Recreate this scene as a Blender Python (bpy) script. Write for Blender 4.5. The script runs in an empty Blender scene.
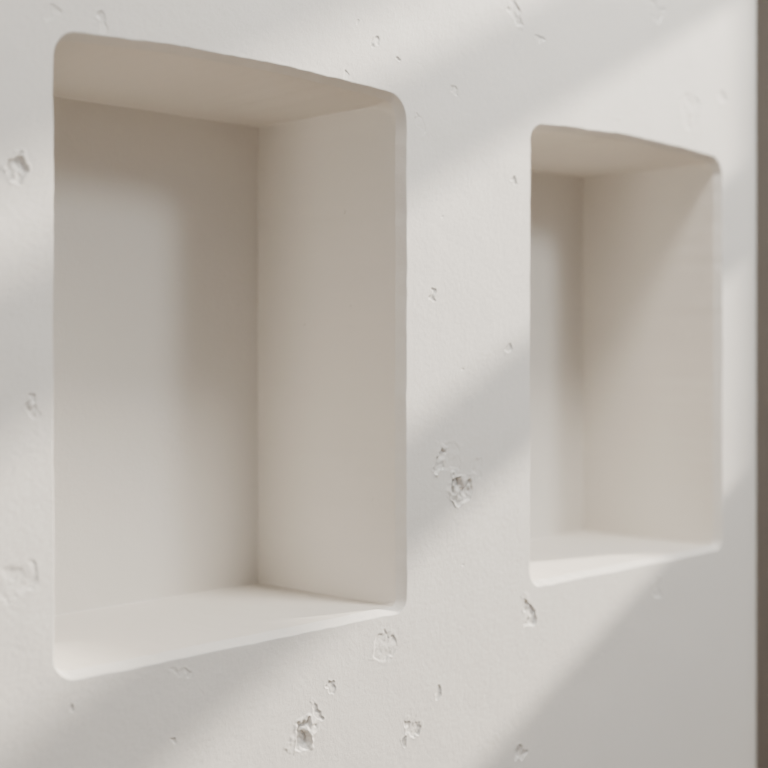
import bpy, bmesh, math
import numpy as np
from mathutils import Vector, noise
from mathutils.geometry import delaunay_2d_cdt

H = 1.4            # eye height
scene = bpy.context.scene
C = 1325.0

def px2wall(x, y):
    u = (x-384)/C
    X = (1+u)/(1-u)
    d = (X+1)/math.sqrt(2)
    return X, H+(347-y)/C*d, d

# ------------------------------------------------------------ materials
def new_mat(name):
    m = bpy.data.materials.new(name); m.use_nodes = True
    nt = m.node_tree
    return m, nt, nt.nodes['Principled BSDF']

def N(nt, t, **kw):
    n = nt.nodes.new(t)
    for k, v in kw.items(): setattr(n, k, v)
    return n

def math_node(nt, op, a, b=None, c=None):
    n = N(nt, 'ShaderNodeMath', operation=op)
    for i, v in enumerate((a, b, c)):
        if v is None: continue
        if isinstance(v, (int, float)): n.inputs[i].default_value = v
        else: nt.links.new(v, n.inputs[i])
    return n.outputs[0]

def noise_node(nt, vec, scale, detail=4, rough=.55, out='Fac'):
    n = N(nt, 'ShaderNodeTexNoise')
    n.inputs['Scale'].default_value = scale
    n.inputs['Detail'].default_value = detail
    n.inputs['Roughness'].default_value = rough
    nt.links.new(vec, n.inputs['Vector'])
    return n.outputs[out]

# chips: px x, px y, radius x px, radius y px, lean deg, strength
CHIPS = [
 (18,170,8,11,20,.9),(30,406,5,7,0,.7),(20,580,17,20,30,.22),(12,600,7,9,0,.25),
 (515,10,9,12,0,.4),(655,10,12,10,0,.3),(513,183,4,6,0,.7),(434,297,3,3,0,.6),
 (508,348,3,5,0,.7),(440,462,4,16,-22,1.0),(460,490,12,13,-20,1.2),(450,456,14,16,0,.13),(478,468,9,12,20,.13),
 (528,612,5,16,12,.8),(385,648,12,14,0,.25),(303,738,12,16,10,1.2),(318,712,4,13,25,.5),
 (332,688,4,6,10,.6),(412,728,6,12,15,.5),(405,742,4,5,0,.7),(437,690,4,5,0,.7),
 (520,755,5,9,10,.8),(657,590,6,9,0,.5),(70,705,3,4,0,.7),(175,742,3,4,0,.7),
 (420,125,4,12,10,.3),(375,38,3,4,0,.6),(350,76,4,3,0,.5),(103,17,5,6,0,.5),
 (398,60,4,5,0,.4),(455,92,3,3,0,.5),(690,112,13,18,0,.18),(55,12,6,14,0,.25),
 (540,40,3,3,0,.5),(180,672,7,4,0,.25),
 (722,95,8,8,0,.25),
]

def plaster(name, col_a, col_b, pits=.93, grain=1.0):
    m, nt, bsdf = new_mat(name)
    geo = N(nt, 'ShaderNodeNewGeometry')
    P = geo.outputs['Position']
    big = noise_node(nt, P, 2.2, 3)
    ramp = N(nt, 'ShaderNodeMix', data_type='RGBA')
    ramp.inputs[6].default_value = (*col_a, 1); ramp.inputs[7].default_value = (*col_b, 1)
    nt.links.new(big, ramp.inputs[0])
    nt.links.new(ramp.outputs[2], bsdf.inputs['Base Color'])
    bsdf.inputs['Roughness'].default_value = .75
    bsdf.inputs['Specular IOR Level'].default_value = .25
    g1 = math_node(nt, 'MULTIPLY', noise_node(nt, P, 9, 3), .0022)
    g2 = math_node(nt, 'MULTIPLY', noise_node(nt, P, 170, 6, .7), .00060*grain)
    h = math_node(nt, 'ADD', g1, g2)
    vor = N(nt, 'ShaderNodeTexVoronoi'); vor.inputs['Scale'].default_value = 30
    warp = N(nt, 'ShaderNodeVectorMath', operation='MULTIPLY_ADD')
    nz = noise_node(nt, P, 90, 3, .6, 'Color')
    nt.links.new(nz, warp.inputs[0]); warp.inputs[1].default_value = (.009,.009,.009)
    nt.links.new(P, warp.inputs[2])
    nt.links.new(warp.outputs[0], vor.inputs['Vector'])
    sep = N(nt, 'ShaderNodeSeparateColor'); nt.links.new(vor.outputs['Color'], sep.inputs[0])
    sel = math_node(nt, 'GREATER_THAN', sep.outputs[0], pits)
    mr = N(nt, 'ShaderNodeMapRange', interpolation_type='SMOOTHSTEP')
    nt.links.new(vor.outputs['Distance'], mr.inputs[0])
    mr.inputs[1].default_value = .02; mr.inputs[2].default_value = .09
    mr.inputs[3].default_value = 1; mr.inputs[4].default_value = 0
    pit = math_node(nt, 'MULTIPLY', math_node(nt, 'MULTIPLY', mr.outputs[0], sel), -.0008)
    h = math_node(nt, 'ADD', h, pit)
    bp = N(nt, 'ShaderNodeBump'); bp.inputs['Strength'].default_value = 1
    bp.inputs['Distance'].default_value = 1
    nt.links.new(h, bp.inputs['Height']); nt.links.new(bp.outputs[0], bsdf.inputs['Normal'])
    return m

M_wall = plaster('plaster_wall_mat', (.81,.78,.735), (.75,.735,.71), .88)
M_niche = plaster('plaster_niche_mat', (.80,.765,.715), (.77,.735,.69), .95, .6)

def simple(name, a, b, scale=6, rough=.6, stretch=(1,1,1)):
    m, nt, bsdf = new_mat(name)
    geo = N(nt, 'ShaderNodeNewGeometry')
    mp = N(nt, 'ShaderNodeMapping'); mp.inputs['Scale'].default_value = stretch
    nt.links.new(geo.outputs['Position'], mp.inputs[0])
    f = noise_node(nt, mp.outputs[0], scale, 5)
    mx = N(nt, 'ShaderNodeMix', data_type='RGBA')
    mx.inputs[6].default_value = (*a,1); mx.inputs[7].default_value = (*b,1)
    nt.links.new(f, mx.inputs[0]); nt.links.new(mx.outputs[2], bsdf.inputs['Base Color'])
    bsdf.inputs['Roughness'].default_value = rough
    return m
M_floor = simple('oak_floor_mat', (.42,.31,.22), (.33,.24,.16), 5, .5, (1,12,1))
M_ceil = simple('ceiling_paint_mat', (.8,.79,.77), (.76,.75,.73))
M_dark = simple('brown_wall_paint_mat', (.42,.375,.33), (.46,.41,.365))
M_wood = simple('dark_wood_mat', (.10,.07,.05), (.16,.11,.075), 8, .5, (12,1,12))

def obj_from(name, verts, faces, mat, smooth=None):
    me = bpy.data.meshes.new(name); me.from_pydata(verts, [], faces); me.update()
    ob = bpy.data.objects.new(name, me); scene.collection.objects.link(ob)
    me.materials.append(mat)
    if smooth:
        for p, s in zip(me.polygons, smooth): p.use_smooth = s
    return ob

def box(name, lo, hi, mat, bevel=0, parent=None):
    bm = bmesh.new(); bmesh.ops.create_cube(bm, size=1)
    for v in bm.verts:
        v.co = Vector([(lo[i]+hi[i])/2 + v.co[i]*(hi[i]-lo[i]) for i in range(3)])
    if bevel:
        bmesh.ops.bevel(bm, geom=bm.edges[:], offset=bevel, segments=2, affect='EDGES')
    me = bpy.data.meshes.new(name); bm.to_mesh(me); bm.free()
    ob = bpy.data.objects.new(name, me); scene.collection.objects.link(ob)
    me.materials.append(mat)
    if parent: ob.parent = parent
    return ob

# ------------------------------------------------------------ niche outlines
NS, NC = 130, 18
def outline(x0, x1, z0, z1, radii, bow, jit, seed):
    rbl, rbr, rtr, rtl = radii
    cs = [((x0+rbl, z0+rbl), rbl, math.pi), ((x1-rbr, z0+rbr), rbr, 1.5*math.pi),
          ((x1-rtr, z1-rtr), rtr, 0), ((x0+rtl, z1-rtl), rtl, .5*math.pi)]
    pts = []
    for k, ((cx, cz), r, a0) in enumerate(cs):
        for i in range(NC+1):
            a = a0 + i/NC*math.pi/2
            pts.append((cx+r*math.cos(a), cz+r*math.sin(a)))
        (nx, nz), nr, na = cs[(k+1) % 4]
        s = pts[-1]; e = (nx+nr*math.cos(na), nz+nr*math.sin(na))
        for i in range(1, NS):
            t = i/NS
            pts.append((s[0]+(e[0]-s[0])*t, s[1]+(e[1]-s[1])*t))
    out = []
    for x, z in pts:
        t = (x-x0)/(x1-x0)
        wgt = max(0, (z-z0)/(z1-z0)-.5)*2
        z2 = z + bow*math.sin(math.pi*min(max(t,0),1))*wgt
        nx = noise.noise(Vector((x*14, z*14, seed)))*jit*1.3 + noise.noise(Vector((x*70, z*70, seed+3)))*jit*.7
        nz = noise.noise(Vector((x*14, z*14, seed+7)))*jit*1.3 + noise.noise(Vector((x*70, z*70, seed+9)))*jit*.7
        out.append((x+nx, z2+nz))
    return out

NICHES = [
 dict(o=(.600,1.0353,-.2885,.272), b=(.608,1.026,-.2855,.266), seed=1.3),
 dict(o=(1.2470,1.687,-.291,.270), b=(1.2550,1.679,-.2865,.2635), seed=5.1),
]
ci, cd_ = .0062, .0120; DEP = .2405
loops = []
for k, nd in enumerate(NICHES):
    x0,x1,z0,z1 = nd['o']; z0 += H; z1 += H
    bx0,bx1,bz0,bz1 = nd['b']; bz0 += H; bz1 += H
    prof = [(0,0,1.0),(.0009,.0004,1),(.0012,.0010,1),(.0035,.0056,1.25),(ci,cd_,.88)]
    rings = []
    R0 = (.024,.018,.028,.024)
    for ins, y, j in prof:
        sh = ins*1.6
        rr = tuple(r-sh for r in R0)
        rings.append([(x, y, z) for x, z in outline(x0+ins, x1-ins, z0+ins, z1-ins, rr, .008, .0011*j, nd['seed'])])
    loops.append([(x, z) for x, y, z in rings[0]])
    fi = prof[-1]
    steps = 24
    for i in range(1, steps+1):
        t = (i/steps)**1.5
        f = t**.6
        ins = fi[0]
        X0 = (x0+ins)*(1-f)+bx0*f; X1 = (x1-ins)*(1-f)+bx1*f
        Z0 = (z0+ins)*(1-f)+bz0*f; Z1 = (z1-ins)*(1-f)+bz1*f
        k2 = max(0, 1-t*5)**1.5
        rr = tuple(max(.0015, (r-fi[0]*1.6)*k2) for r in R0)
        y = fi[1]+(DEP-fi[1])*t
        rings.append([(x, y, z) for x, z in outline(X0, X1, Z0, Z1, rr, .008*(1-t)**1.5, .0009*(1-t*.5), nd['seed'])])
    last = rings[-1]
    cxm = (bx0+bx1)/2; czm = (bz0+bz1)/2
    L = len(last)
    for dd, yy in ((.0006,.0006),(.0015,.0008)):
        rings.append([(x-math.copysign(min(dd,abs(x-cxm)), x-cxm), y+yy, z-math.copysign(min(dd,abs(z-czm)), z-czm)) for x, y, z in last])
    verts = [p for r in rings for p in r]
    faces = []; sm = []
    for r in range(len(rings)-1):
        for i in range(L):
            j = (i+1) % L
            faces.append((r*L+i, (r+1)*L+i, (r+1)*L+j, r*L+j)); sm.append(True)
    base = (len(rings)-1)*L
    faces.append(tuple(base+i for i in range(L))); sm.append(False)
    ob = obj_from('recessed_wall_niche' if k == 0 else 'recessed_wall_niche.001', verts, faces, M_niche, sm)
    bm = bmesh.new(); bm.from_mesh(ob.data)
    bmesh.ops.triangulate(bm, faces=[f for f in bm.faces if len(f.verts) > 4])
    bm.normal_update()
    for e in bm.edges:
        if len(e.link_faces) == 2 and e.calc_face_angle(0) > math.radians(18): e.smooth = False
    # crisp inner arris of the chamfer
    for e in bm.edges:
        if all(abs(v.co.y-cd_) < 1e-6 for v in e.verts): e.smooth = False
    bm.to_mesh(ob.data); bm.free()
    ob.data.materials.append(M_wall)
    for p in ob.data.polygons:
        if p.center.y < cd_: p.material_index = 1

# ------------------------------------------------------------ main wall front with real chipped relief
WX0, WX1, WZ0, WZ1 = -2.5, 1.755, 0.0, 3.2
chips = []
for (cx, cy, rx, ry, ang, st) in CHIPS:
    X, Z, d = px2wall(cx, cy)
    chips.append((X, Z, rx*d/C*1.4, ry*d/C, math.radians(ang), st))

def chip_disp(x, z):
    p = Vector((x*45, z*45, 0))
    q = Vector((x*170, z*170, 4))
    wx = x + noise.fractal(p, .8, 2, 3)*.010 + noise.noise(q)*.0015
    wz = z + noise.fractal(p+Vector((7,3,5)), .8, 2, 3)*.010 + noise.noise(q+Vector((3,9,1)))*.0015
    y = 0
    n = None
    for X, Z, sx, sz, a, st in chips:
        if abs(x-X) > .075 or abs(z-Z) > .075: continue
        dx, dz = wx-X, wz-Z
        u = (dx*math.cos(a)+dz*math.sin(a))/sx; v = (-dx*math.sin(a)+dz*math.cos(a))/sz
        r = math.hypot(u, v)
        if r > 1.8: continue
        if n is None:
            n = noise.fractal(Vector((x*60, z*60, 2)), 1, 2, 3)
            n2 = noise.noise(Vector((x*220, z*220, 8)))
        t = min(max((1.0-r)/.18, 0), 1); t = t*t*(3-2*t)
        size = min(sx, sz)
        dep = min(.0038, .25*size+.0010)*st
        rim = math.exp(-((r-1.12)/.12)**2)*max(0, .5+2*n)
        yy = t*dep*(.75+.9*n+.18*n2) - rim*.22*dep
        if abs(yy) > abs(y): y = yy
    return y

def near_open(x, z, m):
    for nd in NICHES:
        x0,x1,z0,z1 = nd['o']
        if x0-m < x < x1+m and z0+H-m < z < z1+H+m+.006: return True
    return False

g = .0009
cells = {}
for X, Z, sx, sz, a, st in chips:
    e = 1.4*max(sx, sz)+.008
    for i in range(int((X-e)/g), int((X+e)/g)+1):
        for j in range(int((Z-e)/g), int((Z+e)/g)+1):
            if math.hypot(i*g-X, j*g-Z) < e: cells[(i, j)] = 1
pts2 = []; ys = []
for (i, j) in cells:
    x, z = i*g, j*g
    if x > WX1-.002: continue
    if near_open(x, z, .0035): continue
    pts2.append((x, z)); ys.append(chip_disp(x, z))
for i in range(int(.45/.03), int(WX1/.03)):
    for j in range(int(1.0/.03), int(1.85/.03)):
        x, z = i*.03+.004, j*.03+.003
        if (round(x/g), round(z/g)) in cells or near_open(x, z, .004): continue
        pts2.append((x, z)); ys.append(0)
ed = []
def addl(lp):
    b = len(pts2)
    for p in lp: pts2.append(p); ys.append(0)
    for i in range(len(lp)): ed.append((b+i, b+(i+1) % len(lp)))
addl([(WX0,WZ0),(WX1,WZ0),(WX1,WZ1),(WX0,WZ1)])
for lp in loops: addl(lp)
ov, oe, of, ovo, _, _ = delaunay_2d_cdt([Vector(p) for p in pts2], ed, [], 0, 1e-7)
V = np.array([(v[0], v[1]) for v in ov]); F = np.array([tuple(f) for f in of])
Y = np.array([ys[o[0]] if o else 0 for o in ovo])
cen = V[F].mean(axis=1)
keep = np.ones(len(F), bool)
for lp in loops:
    L = np.array(lp)
    lo, hi = L.min(0), L.max(0)
    idx = np.where((cen > lo).all(1) & (cen < hi).all(1))[0]
    q = cen[idx]; ins = np.zeros(len(q), bool)
    A = L; B = np.roll(L, -1, axis=0)
    for (ax, az), (bx, bz) in zip(A, B):
        cond = ((az > q[:,1]) != (bz > q[:,1]))
        if not cond.any(): continue
        xi = (bx-ax)*(q[:,1]-az)/((bz-az) if bz != az else 1e-12)+ax
        ins ^= cond & (q[:,0] < xi)
    keep[idx[ins]] = False
F = F[keep]
verts = [(float(v[0]), float(y), float(v[1])) for v, y in zip(V, Y)]
faces = []
for a, b, d in F.tolist():
    va, vb, vd = V[a], V[b], V[d]
    cr = (vb[0]-va[0])*(vd[1]-va[1])-(vb[1]-va[1])*(vd[0]-va[0])
    faces.append((a, b, d) if cr > 0 else (a, d, b))
nf = len(faces)
R = .10
b = len(verts)
prof = []
for i in range(25):
    a = i/24*math.pi/2
    prof.append((WX1+R*math.sin(a), R-R*math.cos(a)))
prof += [(WX1+R, .45), (WX0, .45)]
for x, y in prof: verts += [(x, y, WZ0), (x, y, WZ1)]
for i in range(len(prof)-1):
    k = b+2*i
    faces.append((k, k+2, k+3, k+1))
obj_from('wall_back', verts, faces, M_wall, [True]*(nf+24)+[False, False])

# ------------------------------------------------------------ room shell
box('floor', (-2.5,-3.6,-.1), (3.1,1.5,0), M_floor)
box('ceiling', (-2.5,-3.6,3.2), (3.1,1.5,3.3), M_ceil)
XW = 2.9
S = .5; G = .35
off = H + S*XW
wy0, wy1 = -2.3, -.408
wz0, wz1 = off-1.07, off-.085
bmw = bmesh.new()
def addbox(lo, hi):
    r = bmesh.ops.create_cube(bmw, size=1)
    for v in r['verts']:
        v.co = Vector([(lo[i]+hi[i])/2 + v.co[i]*(hi[i]-lo[i]) for i in range(3)])
addbox((XW,-3.6,0),(XW+.1,wy0,3.2)); addbox((XW,wy1,0),(XW+.1,1.5,3.2))
addbox((XW,wy0,0),(XW+.1,wy1,wz0)); addbox((XW,wy0,wz1),(XW+.1,wy1,3.2))
me = bpy.data.meshes.new('wall_right'); bmw.to_mesh(me); bmw.free()
o = bpy.data.objects.new('wall_right', me); scene.collection.objects.link(o); me.materials.append(M_dark)
box('wall_far', (WX1+R,1.4,0), (XW,1.5,3.2), M_dark)
win = bpy.data.objects.new('window_1', None); scene.collection.objects.link(win)
for n, a, b in (('gobo_board_1', -.73, -.595), ('gobo_board_2', -.34, -.20)):  # unseen gobo boards, heights set to cast the diagonal shade bands
    box(n, (XW+.02, wy0, off+a), (XW+.045, wy1, off+b), M_wood, .003, win)
box('sill', (XW-.04, wy0-.04, wz0-.04), (XW, wy1+.03, wz0-.005), M_wood, .004, win)

# ------------------------------------------------------------ lights
def look(ob, d): ob.rotation_euler = Vector(d).to_track_quat('-Z', 'Y').to_euler()
sd = bpy.data.lights.new('sun', 'SUN'); sd.energy = 6.6; sd.angle = math.radians(1.5); sd.color = (1,.905,.775)
so = bpy.data.objects.new('sun', sd); scene.collection.objects.link(so); look(so, (-1, G, -S)); so.location = (6,-2,5)
def lamp(name, loc, target, size, power, col):
    ad = bpy.data.lights.new(name, 'AREA'); ad.shape = 'DISK'; ad.size = size; ad.energy = power; ad.color = col
    ao = bpy.data.objects.new(name, ad); scene.collection.objects.link(ao)
    ao.location = loc; look(ao, Vector(target)-ao.location)
lamp('softbox_lamp', (2.45,-2.55,2.8), (.9,0,1.4), .60, 31, (.92,.975,1))
lamp('niche_floor_fill', (1.25,-.85,3.05), (.95,0.1,1.2), .4, 27, (1,.965,.90))  # added fill from above to brighten the niche floors, no actual fixture
lamp('left_side_fill', (-1.9,-1.1,1.5), (1.2,0.1,1.4), .7, 15, (1,.94,.86))  # added warm fill from the left for niche side walls, no actual fixture

w = bpy.data.worlds.new('sky'); scene.world = w; w.use_nodes = True
bg = w.node_tree.nodes['Background']; bg.inputs[0].default_value = (.78,.88,1,1); bg.inputs[1].default_value = .24
try: scene.view_settings.look = 'AgX - Medium High Contrast'
except Exception as ex: print(ex)

# ------------------------------------------------------------ camera
cd = bpy.data.cameras.new('camera'); cam = bpy.data.objects.new('camera', cd); scene.collection.objects.link(cam)
cam.location = (0,-1,H); cam.rotation_euler = (math.pi/2, 0, -math.pi/4)
cd.sensor_width = 36; cd.lens = 36*C/768; cd.shift_y = -37/768; cd.clip_start = .05
cd.dof.use_dof = True; cd.dof.focus_distance = 1.35; cd.dof.aperture_fstop = cd.lens/1000/.020
scene.camera = cam
